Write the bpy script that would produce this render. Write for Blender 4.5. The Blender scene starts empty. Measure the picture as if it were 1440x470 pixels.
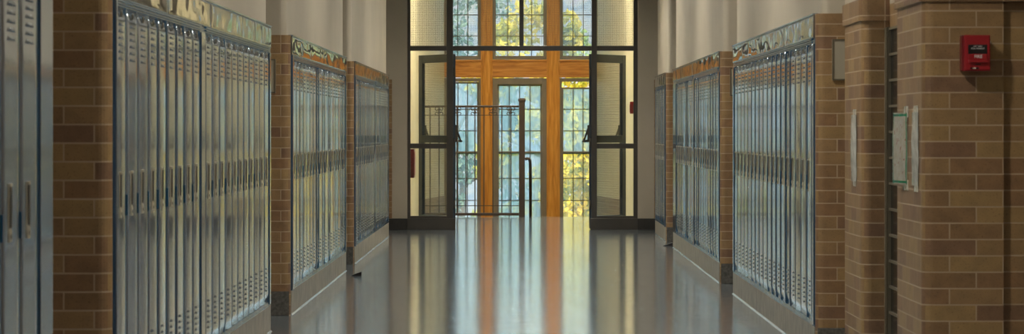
import bpy, bmesh, math, random
from mathutils import Vector, Matrix, noise
R = random.Random(7)
SC = bpy.context.scene
COL = SC.collection
PI = math.pi
F, CX, CY, EYE = 3900.0, 733.0, 183.0, 1.2      # focal length in px, vanishing point, eye height
def X(px, D): return (px-CX)/F*D
def Z(py, D): return EYE+(CY-py)/F*D

# ------------------------------------------------------------------ materials
def srgb(c):
    return tuple([((v/255.0)/12.92 if v/255.0 <= .04045 else ((v/255.0+.055)/1.055)**2.4) for v in c])+(1,)
def newmat(name):
    m = bpy.data.materials.new(name); m.use_nodes = True
    nt = m.node_tree; nt.nodes.clear()
    o = nt.nodes.new('ShaderNodeOutputMaterial')
    return m, nt, o
def N(nt, t, **kw):
    n = nt.nodes.new('ShaderNode'+t)
    for k, v in kw.items():
        if k.startswith('i_'): n.inputs[k[2:].replace('_', ' ')].default_value = v
        else: setattr(n, k, v)
    return n
def ramp(nt, stops, interp='LINEAR'):
    r = nt.nodes.new('ShaderNodeValToRGB'); r.color_ramp.interpolation = interp
    e = r.color_ramp.elements
    e[0].position, e[0].color = stops[0]; e[1].position, e[1].color = stops[1]
    for p, c in stops[2:]:
        q = e.new(p); q.color = c
    return r
def mapped(nt, kind='Object', scale=(1, 1, 1)):
    t = N(nt, 'TexCoord'); mp = N(nt, 'Mapping'); mp.inputs['Scale'].default_value = scale
    nt.links.new(t.outputs[kind], mp.inputs['Vector']); return mp.outputs['Vector']
def paint(name, col, rough=.4, metal=0, var=.08, nscale=6, bump=0, bscale=40, spec=.5, sc=(1, 1, 1), col2=None, ior=None):
    m, nt, o = newmat(name); L = nt.links.new
    b = N(nt, 'BsdfPrincipled'); b.inputs['Roughness'].default_value = rough; b.inputs['Metallic'].default_value = metal
    b.inputs['Specular IOR Level'].default_value = spec
    if ior: b.inputs['IOR'].default_value = ior
    v = mapped(nt, 'Object', sc)
    n = N(nt, 'TexNoise'); n.inputs['Scale'].default_value = nscale; n.inputs['Detail'].default_value = 5
    L(v, n.inputs['Vector'])
    c = srgb(col); d = srgb(col2) if col2 else tuple(min(1, x*(1+var*2)) for x in c[:3])+(1,)
    a = tuple(x*(1-var*2) for x in c[:3])+(1,) if not col2 else c
    r = ramp(nt, [(.3, a), (.7, d)]); L(n.outputs['Fac'], r.inputs['Fac']); L(r.outputs['Color'], b.inputs['Base Color'])
    if bump:
        n2 = N(nt, 'TexNoise'); n2.inputs['Scale'].default_value = bscale; n2.inputs['Detail'].default_value = 3; L(v, n2.inputs['Vector'])
        bp = N(nt, 'Bump'); bp.inputs['Strength'].default_value = bump; bp.inputs['Distance'].default_value = .01
        L(n2.outputs['Fac'], bp.inputs['Height']); L(bp.outputs['Normal'], b.inputs['Normal'])
    L(b.outputs[0], o.inputs['Surface']); return m

def brick_mat(name, bw, bh, off=.5, tones=None, rough=.45):
    m, nt, o = newmat(name); L = nt.links.new
    b = N(nt, 'BsdfPrincipled'); b.inputs['Roughness'].default_value = rough
    v = mapped(nt, 'UV')
    t = N(nt, 'TexBrick'); t.offset = off; t.offset_frequency = 2
    t.inputs['Color1'].default_value = (0, 0, 0, 1); t.inputs['Color2'].default_value = (1, 1, 1, 1); t.inputs['Mortar'].default_value = (.5, .5, .5, 1)
    t.inputs['Scale'].default_value = 1; t.inputs['Brick Width'].default_value = bw; t.inputs['Row Height'].default_value = bh
    t.inputs['Mortar Size'].default_value = .0032; t.inputs['Mortar Smooth'].default_value = .15; t.inputs['Bias'].default_value = 0
    L(v, t.inputs['Vector'])
    tn = tones or [(142, 114, 76), (132, 103, 70), (150, 122, 80), (134, 103, 71), (144, 115, 78), (124, 95, 70)]
    r = ramp(nt, [(0, srgb(tn[0])), (.18, srgb(tn[1]))]+[(.36+.18*i, srgb(c)) for i, c in enumerate(tn[2:])], 'CONSTANT')
    L(t.outputs['Color'], r.inputs['Fac'])
    n = N(nt, 'TexNoise'); n.inputs['Scale'].default_value = 130; n.inputs['Detail'].default_value = 4; L(v, n.inputs['Vector'])
    sp = ramp(nt, [(.30, (.55, .5, .45, 1)), (.42, (1, 1, 1, 1))]); L(n.outputs['Fac'], sp.inputs['Fac'])
    mx = N(nt, 'MixRGB', blend_type='MULTIPLY'); mx.inputs['Fac'].default_value = .75
    L(r.outputs['Color'], mx.inputs['Color1']); L(sp.outputs['Color'], mx.inputs['Color2'])
    n3 = N(nt, 'TexNoise'); n3.inputs['Scale'].default_value = 14; L(v, n3.inputs['Vector'])
    r3 = ramp(nt, [(.3, (.85, .85, .86, 1)), (.7, (1.1, 1.08, 1.05, 1))]); L(n3.outputs['Fac'], r3.inputs['Fac'])
    mx3 = N(nt, 'MixRGB', blend_type='MULTIPLY'); mx3.inputs['Fac'].default_value = 1
    L(mx.outputs[0], mx3.inputs['Color1']); L(r3.outputs['Color'], mx3.inputs['Color2'])
    mm = N(nt, 'MixRGB'); L(t.outputs['Fac'], mm.inputs['Fac']); L(mx3.outputs[0], mm.inputs['Color1']); mm.inputs['Color2'].default_value = srgb((168, 146, 118))
    L(mm.outputs[0], b.inputs['Base Color'])
    bp = N(nt, 'Bump'); bp.inputs['Strength'].default_value = .6; bp.inputs['Distance'].default_value = .003; bp.invert = True
    L(t.outputs['Fac'], bp.inputs['Height'])
    bp2 = N(nt, 'Bump'); bp2.inputs['Strength'].default_value = .25; bp2.inputs['Distance'].default_value = .002
    L(n.outputs['Fac'], bp2.inputs['Height']); L(bp.outputs[0], bp2.inputs['Normal']); L(bp2.outputs[0], b.inputs['Normal'])
    L(b.outputs[0], o.inputs['Surface']); return m

def glass_mat(name, tint=(1, 1, 1), haze=0.0, hazecol=(200, 215, 215), wire=False, streak=False):
    m, nt, o = newmat(name); L = nt.links.new
    tr = N(nt, 'BsdfTransparent'); tr.inputs['Color'].default_value = tuple(tint)+(1,)
    gl = N(nt, 'BsdfGlossy'); gl.inputs['Roughness'].default_value = .02
    lw = N(nt, 'LayerWeight'); lw.inputs['Blend'].default_value = .5       # same reflectance entering and leaving the pane
    pw = N(nt, 'Math', operation='POWER'); pw.inputs[1].default_value = 5; L(lw.outputs['Facing'], pw.inputs[0])
    fr = N(nt, 'Math', operation='MULTIPLY_ADD'); fr.inputs[1].default_value = .94; fr.inputs[2].default_value = .04; L(pw.outputs[0], fr.inputs[0])
    m1 = N(nt, 'MixShader'); L(fr.outputs[0], m1.inputs[0]); L(tr.outputs[0], m1.inputs[1]); L(gl.outputs[0], m1.inputs[2])
    last = m1
    if haze > 0:
        tl = N(nt, 'BsdfTranslucent'); tl.inputs['Color'].default_value = srgb(hazecol)
        df = N(nt, 'BsdfDiffuse'); df.inputs['Color'].default_value = srgb(hazecol)
        md = N(nt, 'MixShader'); md.inputs[0].default_value = .08; L(tl.outputs[0], md.inputs[1]); L(df.outputs[0], md.inputs[2])
        v = mapped(nt, 'Object', (9, 1, 1.3)); n = N(nt, 'TexNoise'); n.inputs['Scale'].default_value = 1.6; n.inputs['Detail'].default_value = 4; L(v, n.inputs['Vector'])
        r = ramp(nt, [(.3, (haze*.6,)*3+(1,)), (.72, (min(1, haze*1.5),)*3+(1,))]); L(n.outputs['Fac'], r.inputs['Fac'])
        m2 = N(nt, 'MixShader'); L(r.outputs['Color'], m2.inputs[0]); L(last.outputs[0], m2.inputs[1]); L(md.outputs[0], m2.inputs[2]); last = m2
    if wire:
        v = mapped(nt, 'Object'); sx = N(nt, 'SeparateXYZ'); L(v, sx.inputs[0])
        outs = []
        for ax in ('X', 'Z'):
            a = N(nt, 'Math', operation='MULTIPLY'); a.inputs[1].default_value = 1/.022; L(sx.outputs[ax], a.inputs[0])
            f = N(nt, 'Math', operation='FRACT'); L(a.outputs[0], f.inputs[0])
            g = N(nt, 'Math', operation='LESS_THAN'); g.inputs[1].default_value = .09; L(f.outputs[0], g.inputs[0]); outs.append(g)
        mxm = N(nt, 'Math', operation='MAXIMUM'); L(outs[0].outputs[0], mxm.inputs[0]); L(outs[1].outputs[0], mxm.inputs[1])
        wd = N(nt, 'BsdfDiffuse'); wd.inputs['Color'].default_value = srgb((104, 100, 86))
        ge = N(nt, 'NewGeometry'); inv = N(nt, 'Math', operation='SUBTRACT'); inv.inputs[0].default_value = 1; L(ge.outputs['Backfacing'], inv.inputs[1])
        one = N(nt, 'Math', operation='MULTIPLY'); L(mxm.outputs[0], one.inputs[0]); L(inv.outputs[0], one.inputs[1])      # one layer of wire in each pane
        m3 = N(nt, 'MixShader'); L(one.outputs[0], m3.inputs[0]); L(last.outputs[0], m3.inputs[1]); L(wd.outputs[0], m3.inputs[2]); last = m3
    L(last.outputs[0], o.inputs['Surface']); return m

def floor_mat():
    m, nt, o = newmat('polished_tile'); L = nt.links.new
    b = N(nt, 'BsdfPrincipled')
    v = mapped(nt, 'Object')
    t = N(nt, 'TexBrick'); t.offset = 0
    t.inputs['Color1'].default_value = (0, 0, 0, 1); t.inputs['Color2'].default_value = (1, 1, 1, 1); t.inputs['Mortar'].default_value = (.2, .2, .2, 1)
    t.inputs['Scale'].default_value = 1; t.inputs['Brick Width'].default_value = .305; t.inputs['Row Height'].default_value = .305
    t.inputs['Mortar Size'].default_value = .0012; t.inputs['Mortar Smooth'].default_value = .1
    L(v, t.inputs['Vector'])
    r = ramp(nt, [(0, srgb((136, 152, 164))), (1, srgb((160, 174, 184)))]); L(t.outputs['Color'], r.inputs['Fac'])
    n = N(nt, 'TexNoise'); n.inputs['Scale'].default_value = 26; n.inputs['Detail'].default_value = 6; n.inputs['Distortion'].default_value = 1.2; L(v, n.inputs['Vector'])
    r2 = ramp(nt, [(.35, (.6, .6, .62, 1)), (.65, (1.15, 1.15, 1.15, 1))]); L(n.outputs['Fac'], r2.inputs['Fac'])
    mx = N(nt, 'MixRGB', blend_type='MULTIPLY'); mx.inputs['Fac'].default_value = 1; L(r.outputs[0], mx.inputs[1]); L(r2.outputs[0], mx.inputs[2])
    mm = N(nt, 'MixRGB'); L(t.outputs['Fac'], mm.inputs['Fac']); L(mx.outputs[0], mm.inputs[1]); mm.inputs[2].default_value = srgb((62, 60, 58))
    L(mm.outputs[0], b.inputs['Base Color'])
    n2 = N(nt, 'TexNoise'); n2.inputs['Scale'].default_value = 5; n2.inputs['Detail'].default_value = 6; L(v, n2.inputs['Vector'])
    r3 = ramp(nt, [(.3, (.09,)*3+(1,)), (.7, (.17,)*3+(1,))]); L(n2.outputs['Fac'], r3.inputs['Fac']); L(r3.outputs[0], b.inputs['Roughness'])
    v2 = mapped(nt, 'Object', (1, 3, 1))
    n4 = N(nt, 'TexNoise'); n4.inputs['Scale'].default_value = 2.2; n4.inputs['Detail'].default_value = 6; n4.inputs['Roughness'].default_value = .62; L(v2, n4.inputs['Vector'])
    bp = N(nt, 'Bump'); bp.inputs['Strength'].default_value = .35; bp.inputs['Distance'].default_value = .006; L(n4.outputs['Fac'], bp.inputs['Height'])
    # buffing marks across the corridor
    v5 = mapped(nt, 'Object', (1.6, 11, 1)); n5 = N(nt, 'TexNoise'); n5.inputs['Scale'].default_value = 1.0; n5.inputs['Detail'].default_value = 5; n5.inputs['Roughness'].default_value = .6; L(v5, n5.inputs['Vector'])
    bp5 = N(nt, 'Bump'); bp5.inputs['Strength'].default_value = .5; bp5.inputs['Distance'].default_value = .0022; L(n5.outputs['Fac'], bp5.inputs['Height']); L(bp.outputs['Normal'], bp5.inputs['Normal']); bp = bp5
    bp2 = N(nt, 'Bump'); bp2.inputs['Strength'].default_value = .3; bp2.inputs['Distance'].default_value = .0012; bp2.invert = True; L(t.outputs['Fac'], bp2.inputs['Height']); L(bp.outputs[0], bp2.inputs['Normal'])
    L(bp2.outputs[0], b.inputs['Normal'])
    b.inputs['IOR'].default_value = 1.6; b.inputs['Specular IOR Level'].default_value = 1.0; b.inputs['Coat Weight'].default_value = 1; b.inputs['Coat Roughness'].default_value = .11
    L(bp2.outputs[0], b.inputs['Coat Normal'])
    L(b.outputs[0], o.inputs['Surface']); return m

def wood_mat(name, c1, c2, c3, axis_scale):
    m, nt, o = newmat(name); L = nt.links.new
    b = N(nt, 'BsdfPrincipled'); b.inputs['Roughness'].default_value = .3
    v = mapped(nt, 'Object', axis_scale)
    n = N(nt, 'TexNoise'); n.inputs['Scale'].default_value = 5; n.inputs['Detail'].default_value = 8; n.inputs['Distortion'].default_value = .8; L(v, n.inputs['Vector'])
    r = ramp(nt, [(.3, srgb(c1)), (.5, srgb(c2)), (.68, srgb(c3))]); L(n.outputs['Fac'], r.inputs['Fac']); L(r.outputs[0], b.inputs['Base Color'])
    L(b.outputs[0], o.inputs['Surface']); return m

def emit(name, col, st):
    m, nt, o = newmat(name)
    e = N(nt, 'Emission'); e.inputs['Color'].default_value = srgb(col); e.inputs['Strength'].default_value = st
    nt.links.new(e.outputs[0], o.inputs['Surface']); return m

def leaf_mat(name, cols):
    m, nt, o = newmat(name); L = nt.links.new
    v = mapped(nt, 'Object'); n = N(nt, 'TexNoise'); n.inputs['Scale'].default_value = 1.7; n.inputs['Detail'].default_value = 8; L(v, n.inputs['Vector'])
    k = len(cols)
    r = ramp(nt, [(.28, srgb(cols[0])), (.28+.45/(k-1), srgb(cols[1]))]+[(.28+.45*(i+2)/(k-1), srgb(c)) for i, c in enumerate(cols[2:])])
    L(n.outputs['Fac'], r.inputs['Fac'])
    d = N(nt, 'BsdfDiffuse'); t = N(nt, 'BsdfTranslucent'); L(r.outputs[0], d.inputs[0]); L(r.outputs[0], t.inputs[0])
    mx = N(nt, 'MixShader'); mx.inputs[0].default_value = .35; L(d.outputs[0], mx.inputs[1]); L(t.outputs[0], mx.inputs[2])
    L(mx.outputs[0], o.inputs['Surface']); return m

def page_mat(name, border):
    m, nt, o = newmat(name); L = nt.links.new
    b = N(nt, 'BsdfPrincipled'); b.inputs['Roughness'].default_value = .12; b.inputs['IOR'].default_value = 1.5
    t = N(nt, 'TexCoord'); s = N(nt, 'SeparateXYZ'); L(t.outputs['UV'], s.inputs[0])
    def edge(ch, w):
        a = N(nt, 'Math', operation='SUBTRACT'); a.inputs[1].default_value = .5; L(s.outputs[ch], a.inputs[0])
        ab = N(nt, 'Math', operation='ABSOLUTE'); L(a.outputs[0], ab.inputs[0])
        g = N(nt, 'Math', operation='GREATER_THAN'); g.inputs[1].default_value = .5-w; L(ab.outputs[0], g.inputs[0])
        l = N(nt, 'Math', operation='LESS_THAN'); l.inputs[1].default_value = .5-w*.35; L(ab.outputs[0], l.inputs[0])
        q = N(nt, 'Math', operation='MULTIPLY'); L(g.outputs[0], q.inputs[0]); L(l.outputs[0], q.inputs[1]); return q
    e1 = edge('X', .075); e2 = edge('Y', .05)
    mx = N(nt, 'Math', operation='MAXIMUM'); L(e1.outputs[0], mx.inputs[0]); L(e2.outputs[0], mx.inputs[1])
    n = N(nt, 'TexNoise'); n.inputs['Scale'].default_value = 9; L(t.outputs['UV'], n.inputs['Vector'])
    r = ramp(nt, [(.35, srgb((168, 160, 140))), (.62, srgb((178, 174, 160))), (.66, srgb((150, 100, 84)))]); L(n.outputs['Fac'], r.inputs['Fac'])
    mc = N(nt, 'MixRGB'); L(mx.outputs[0], mc.inputs[0]); L(r.outputs[0], mc.inputs[1]); mc.inputs[2].default_value = srgb(border)
    L(mc.outputs[0], b.inputs['Base Color']); L(b.outputs[0], o.inputs['Surface']); return m

M = {}
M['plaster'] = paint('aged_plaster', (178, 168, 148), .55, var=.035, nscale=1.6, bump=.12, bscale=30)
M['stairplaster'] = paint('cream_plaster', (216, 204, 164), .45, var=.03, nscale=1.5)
M['brick'] = brick_mat('tan_brick', .222, .0678)
M['bricksill'] = brick_mat('cap_brick', .222, .11, off=.0, tones=[(140, 112, 76), (132, 104, 70), (142, 114, 78), (126, 98, 68), (136, 108, 74), (124, 94, 68)])
M['dark_base'] = paint('terrazzo_base', (92, 90, 84), .25, var=.15, nscale=60)
M['black_base'] = paint('black_baseboard', (50, 48, 44), .35, var=.1, nscale=10)
M['plinth'] = paint('concrete_plinth', (138, 132, 120), .4, var=.14, nscale=9, bump=.1)
M['cove'] = paint('highlight_cove', (170, 185, 190), .15, var=.05)  # pale colour stands in for the highlight line at the plinth foot
M['floor'] = floor_mat()
M['ceiling'] = paint('ceiling_paint', (190, 184, 168), .8, var=.02)
M['locker'] = paint('grey_blue_enamel', (154, 166, 180), .08, metal=.75, var=.05, nscale=3, ior=1.7)
M['fascia'] = paint('fascia_enamel', (138, 134, 128), .05, metal=.7, var=.04, nscale=3, ior=1.6)
M['frameblue'] = paint('blue_enamel', (38, 78, 104), .18, metal=.1, var=.06, nscale=5)
M['handle'] = paint('worn_nickel', (190, 180, 156), .35, metal=.3, var=.1, nscale=20)
M['recess'] = paint('cup_shade_brown', (58, 52, 42), .4, var=.1)  # brown for the shade in the handle cup; also keyhole and number face
M['plate'] = paint('number_plate_metal', (120, 112, 92), .3, metal=.4, var=.1)
M['steel'] = paint('dark_bronze_steel', (70, 66, 59), .35, var=.06, nscale=4)
M['leafsteel'] = paint('blue_black_steel', (56, 68, 78), .3, var=.08, nscale=4)
M['rail'] = paint('brown_iron', (58, 47, 40), .4, var=.08, nscale=5)
M['wood'] = wood_mat('oak_vertical', (180, 112, 36), (206, 140, 52), (222, 160, 74), (6, 6, .5))
M['woodh'] = wood_mat('oak_horizontal', (160, 98, 40), (196, 130, 56), (212, 150, 74), (.5, 6, 6))
M['wooddoor'] = wood_mat('door_oak', (96, 66, 34), (120, 84, 46), (138, 98, 56), (5, 5, .5))
M['casing'] = paint('grey_casing', (124, 112, 96), .4, var=.05)
M['muntin'] = paint('dark_muntin', (70, 66, 58), .4, var=.05)
M['hazy'] = glass_mat('dirty_glass', (.82, .92, .95), .38, (196, 212, 218))
M['semi'] = glass_mat('dusty_glass', (.88, .95, .97), .16, (200, 212, 220))
M['clear'] = glass_mat('clean_glass', (.99, 1, .99), 0)
M['airy'] = glass_mat('nearly_clean_glass', (.97, 1, .97), .13)
M['wire'] = glass_mat('wired_glass', (.99, .99, .98), .02, (190, 190, 170), wire=True)
M['red'] = paint('red_enamel', (150, 34, 40), .3, var=.04)
M['darkred'] = paint('dark_red', (112, 28, 32), .35, var=.04)
M['black'] = paint('black_plastic', (26, 24, 24), .35, var=.05)
M['white'] = paint('white_letter', (215, 210, 205), .5, var=.01)
M['cream'] = paint('cream_board', (156, 148, 128), .5, var=.02)
M['sleeve'] = paint('clear_sleeve', (182, 180, 168), .1, var=.12, nscale=14, bump=.3, bscale=30)
M['tape'] = paint('tape', (200, 196, 180), .15, var=.15, nscale=40)
M['page'] = page_mat('green_bordered_page', (40, 122, 84))
M['leafy'] = leaf_mat('yellow_leaves', [(88, 104, 52), (160, 156, 58), (214, 188, 70), (120, 136, 66)])
M['leafg'] = leaf_mat('green_leaves', [(96, 124, 78), (130, 154, 84), (176, 178, 90), (112, 140, 92)])
M['leafb'] = leaf_mat('blue_green_leaves', [(70, 96, 96), (96, 124, 116), (128, 146, 132), (150, 130, 110)])
M['bark'] = paint('bark', (92, 80, 66), .8, var=.2, nscale=9)
M['grass'] = paint('lawn', (96, 122, 58), .9, var=.2, nscale=2)
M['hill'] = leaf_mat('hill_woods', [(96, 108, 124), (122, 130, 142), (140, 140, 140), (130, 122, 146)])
M['globe'] = emit('lamp_glass', (255, 248, 236), 240.0)
M['globeadded'] = emit('added_stair_lamp_glass', (255, 246, 226), 850.0)  # glow of the lamp added for the stair bay
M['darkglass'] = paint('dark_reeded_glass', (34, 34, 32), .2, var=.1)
M['jambmetal'] = paint('olive_jamb', (98, 90, 72), .45, var=.05)
M['knob'] = paint('brass', (150, 120, 60), .3, metal=.8, var=.05)

# ------------------------------------------------------------------ helpers
def tag(o, label=None, cat=None, group=None, kind=None):
    if label: o['label'] = label
    if cat: o['category'] = cat
    if group: o['group'] = group
    if kind: o['kind'] = kind
    return o
class MB:
    def __init__(self): self.bm = bmesh.new(); self.uv = self.bm.loops.layers.uv.new('UVMap'); self.mi = 0
    def box(self, x0, x1, y0, y1, z0, z1, mi=None):
        mi = self.mi if mi is None else mi
        vs = [self.bm.verts.new(p) for p in ((x0,y0,z0),(x1,y0,z0),(x1,y1,z0),(x0,y1,z0),(x0,y0,z1),(x1,y0,z1),(x1,y1,z1),(x0,y1,z1))]
        out = []
        for f in ((0,3,2,1),(4,5,6,7),(0,1,5,4),(1,2,6,5),(2,3,7,6),(3,0,4,7)):
            fc = self.bm.faces.new([vs[i] for i in f]); fc.material_index = mi
            n = fc.normal if fc.normal.length else None
            fc.normal_update(); n = fc.normal
            for l in fc.loops:
                c = l.vert.co
                l[self.uv].uv = (c.y, c.z) if abs(n.x) > .5 else ((c.x, c.z) if abs(n.y) > .5 else (c.x, c.y))
            out.append(fc)
        return vs
    def tube(self, pts, r, seg=10, mi=None, closed=False):
        mi = self.mi if mi is None else mi
        pts = [Vector(p) for p in pts]; rings = []; n = len(pts)
        rr = r if isinstance(r, (list, tuple)) else [r]*n
        up = Vector((0, 0, 1))
        for i, p in enumerate(pts):
            a = pts[i-1] if i else p; b = pts[i+1] if i < n-1 else p
            t = (b-a).normalized()
            u = up if abs(t.dot(up)) < .95 else Vector((1, 0, 0))
            s = t.cross(u).normalized(); w = s.cross(t).normalized()
            rings.append([self.bm.verts.new(p+rr[i]*(math.cos(k*2*PI/seg)*s+math.sin(k*2*PI/seg)*w)) for k in range(seg)])
        for i in range(n-1):
            for k in range(seg):
                f = self.bm.faces.new((rings[i][k], rings[i][(k+1) % seg], rings[i+1][(k+1) % seg], rings[i+1][k])); f.material_index = mi; f.smooth = True
        for q in (rings[0][::-1], rings[-1]):
            f = self.bm.faces.new(q); f.material_index = mi
    def prism(self, poly, z0, z1, mi=None, caps=True, skip=()):
        """closed plan polygon (counterclockwise) extruded upward; u runs along the outline"""
        mi = self.mi if mi is None else mi
        lo = [self.bm.verts.new((p[0], p[1], z0)) for p in poly]; hi = [self.bm.verts.new((p[0], p[1], z1)) for p in poly]
        u = 0; n = len(poly)
        for i in range(n):
            j = (i+1) % n; d = math.dist(poly[i], poly[j])
            if i not in skip:
                f = self.bm.faces.new((lo[i], lo[j], hi[j], hi[i])); f.material_index = mi; f.normal_update()
                # anchor u on the world so that courses bond the same way on every pier
                ax = abs(f.normal.x) > .7; ay = abs(f.normal.y) > .7
                for l in f.loops:
                    c = l.vert.co
                    uu = c.y if ax else (c.x if ay else c.x+c.y*0)
                    l[self.uv].uv = (uu, c.z)
            u += d
        if caps:
            f = self.bm.faces.new(lo[::-1]); f.material_index = mi
            f = self.bm.faces.new(hi); f.material_index = mi
    def build(self, name, mats, parent=None, loc=(0, 0, 0), bevel=0, smooth=False, segs=2):
        me = bpy.data.meshes.new(name)
        bmesh.ops.recalc_face_normals(self.bm, faces=self.bm.faces[:])
        if smooth:
            for f in self.bm.faces: f.smooth = True
        self.bm.to_mesh(me); self.bm.free()
        for m in (mats if isinstance(mats, list) else [mats]): me.materials.append(m)
        o = bpy.data.objects.new(name, me); COL.objects.link(o); o.location = loc
        if parent: o.parent = parent
        if bevel:
            b = o.modifiers.new('bevel', 'BEVEL'); b.width = bevel; b.segments = segs; b.limit_method = 'ANGLE'; b.angle_limit = 1.0
        return o
def empty(name, loc, rz=0):
    o = bpy.data.objects.new(name, None); COL.objects.link(o); o.location = loc; o.rotation_euler = (0, 0, rz); o.empty_display_size = .1
    return o
def struct(mb, name, mats, label=None, **kw):
    o = mb.build(name, mats, **kw); o['kind'] = 'structure'
    if label: o['label'] = label
    return o
def text(name, body, size, loc, rot, mat, parent=None, depth=.0006):
    c = bpy.data.curves.new(name+'_curve', 'FONT'); c.body = body; c.size = size; c.align_x = 'CENTER'; c.align_y = 'CENTER'; c.extrude = depth; c.offset = size*.012
    tmp = bpy.data.objects.new(name+'_curve', c); COL.objects.link(tmp); bpy.context.view_layer.update()
    me = bpy.data.meshes.new_from_object(tmp); bpy.data.objects.remove(tmp); bpy.data.curves.remove(c)
    me.name = name; me.materials.clear(); me.materials.append(mat)
    o = bpy.data.objects.new(name, me); COL.objects.link(o)
    o.location = loc; o.rotation_euler = rot
    if parent: o.parent = parent
    return o
ORD = ['first','second','third','fourth','fifth','sixth','seventh','eighth','ninth','tenth','eleventh','twelfth','thirteenth','fourteenth','fifteenth','sixteenth','seventeenth','eighteenth','nineteenth','twentieth','twenty-first']

# ------------------------------------------------------------------ plan of the corridor
XL, XR = -1.49, 1.55            # locker fronts
TOP = 1.815                     # top of brick and fascias
PL = .157                       # plinth height
CEIL = 3.35
FR = 33.4                       # glazed screen
LB = [(7.35, 8.83), (10.14, 16.50), (17.97, 23.60), (24.80, 31.20)]
RB = [(14.66, 20.30), (21.70, 28.30), (29.80, 32.10)]

def bull(x, y, r, sx):
    """rounded corner whose outer faces meet at (x,y): comes along the front face (y const) and turns down the corridor"""
    pts = []
    for k in range(7):
        a = k/6*PI/2
        pts.append((x-sx*r+sx*r*math.sin(a), y+r-r*math.cos(a)))
    return pts
def left_path(alcove, xs, r=.045):
    BK = -2.1; p = [(xs, -1.0)]
    for i, (a, b) in enumerate(LB):
        if i == 0:
            p.append((xs, a))
            if not alcove: p += [(xs, b)]
        else:
            p += [(BK, a-.045)] + bull(xs, a-.045, r, 1)
            if not alcove: p += [(xs, b)]
        if alcove: p += [(-1.86, a), (-1.86, b)]
        if i < len(LB)-1: p += [(BK, b)]
    p += [(-1.64, LB[-1][1]), (-1.64, FR+.0)]
    return p
def right_path(alcove, xs, r=.045):
    BK = 2.2
    p = [(2.62, -1.0), (2.62, 11.535), (2.0, 11.535), (2.0, 11.5)]
    s = []
    for k in range(7):
        a = k/6*PI/2
        s.append((1.664+r-r*math.sin(a), 11.5+r-r*math.cos(a)))
    p += s + [(1.664, 12.27), (1.80, 12.27), (1.80, 13.55)]
    s = []
    for k in range(7):
        a = k/6*PI/2
        s.append((1.664+r-r*math.sin(a), 13.55+r-r*math.cos(a)))
    p += s + [(1.664, 14.26)]
    for i, (a, b) in enumerate(RB):
        bk = 1.80 if i == 0 else BK
        p += [(bk, 14.26 if i == 0 else RB[i-1][1])]
        p += [(bk, a-.045)] + bull(xs, a-.045, r, -1)
        if not alcove: p += [(xs, b)]
        if alcove: p += [(1.92, a), (1.92, b)]
    p += [(1.68, RB[-1][1]), (1.68, FR)]
    return p
def dedupe(p):
    q = []
    for a in p:
        if not q or math.dist(a, q[-1]) > 1e-4: q.append(a)
    return q
def side_wall(name, path, pathup, outer, label):
    b = MB()
    def closed(pp): return dedupe(pp)+[(outer, FR), (outer, -1.0)]
    b.prism(closed(path), 0.0, 1.703, 0, caps=False)
    lp = closed([(x+(.008 if x < 0 else -.008), y) for x, y in pathup])
    b.prism(closed(path), 1.703, TOP, 1)
    b.prism(closed(pathup), TOP, CEIL, 2)
    return struct(b, name, [M['brick'], M['bricksill'], M['plaster']], label)
side_wall('wall_left', left_path(True, XL-.004), left_path(False, XL-.03), -2.9, 'left corridor wall, tan brick below cream plaster')
side_wall('wall_right', right_path(True, XR+.004), right_path(False, XR+.03), 2.9, 'right corridor wall, tan brick below cream plaster')

# projecting caps of the two right-hand piers
for i, (y0, y1, xo) in enumerate([(11.5, 12.27, 2.62), (13.55, 14.26, 1.80)]):
    b = MB(); r = .05; xs = 1.652; yy = y0-.012
    s = [(xs+r-r*math.sin(k/6*PI/2), yy+r-r*math.cos(k/6*PI/2)) for k in range(7)]
    poly = [(xo-.001, yy)]+s+[(xs, y1+.006), (xo-.001, y1+.006)]
    b.prism(poly[::-1], 1.735, 1.84, 0)
    struct(b, 'trim_%d' % (i+1), M['bricksill'], 'projecting brick cap course on the right-hand pier')

# floor, ceiling
b = MB(); b.box(-2.9, 2.9, -1, 38.4, -.25, 0); struct(b, 'floor', M['floor'], 'polished grey tile floor')
b = MB(); b.box(-2.9, 2.9, -1, FR+.2, CEIL, CEIL+.2); struct(b, 'ceiling', M['ceiling'])
b = MB(); b.box(-2.9, 2.9, -1.2, -1, 0, CEIL+.2); struct(b, 'wall_back', M['plaster'])

# dark terrazzo bases on the brick flanks, concrete plinths under the lockers
def base_on(name, pts, z1, mat, d=.012):
    b = MB()
    for (x0, x1, y0, y1) in pts: b.box(x0, x1, y0, y1, 0, z1)
    return struct(b, name, mat, bevel=.003)
lf = []
for i, (a, bb) in enumerate(LB):
    if i: lf.append((-2.1, XL-.01, a-.058, a-.044))
    if i < 3: lf.append((-2.1, -2.088, bb, LB[i+1][0]-.058))
lf.append((-1.64, -1.628, 31.2, FR))
base_on('baseboard_left', lf, PL, M['dark_base'])
rf = []
for i, (a, bb) in enumerate(RB):
    rf.append(((1.80 if i == 0 else 2.2), XR+.01, a-.058, a-.044))
    if i: rf.append((2.188, 2.2, RB[i-1][1], a-.058))
rf = [(min(q[0], q[1]), max(q[0], q[1]), q[2], q[3]) for q in rf]
rf += [(1.652, 2.62, 11.488, 11.5), (1.652, 1.664, 11.5, 12.27), (1.652, 1.80, 13.538, 13.55), (1.652, 1.664, 13.55, 14.26), (1.668, 1.68, 32.1, FR)]
base_on('baseboard_right', rf, PL, M['dark_base'])
k = 3
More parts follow.
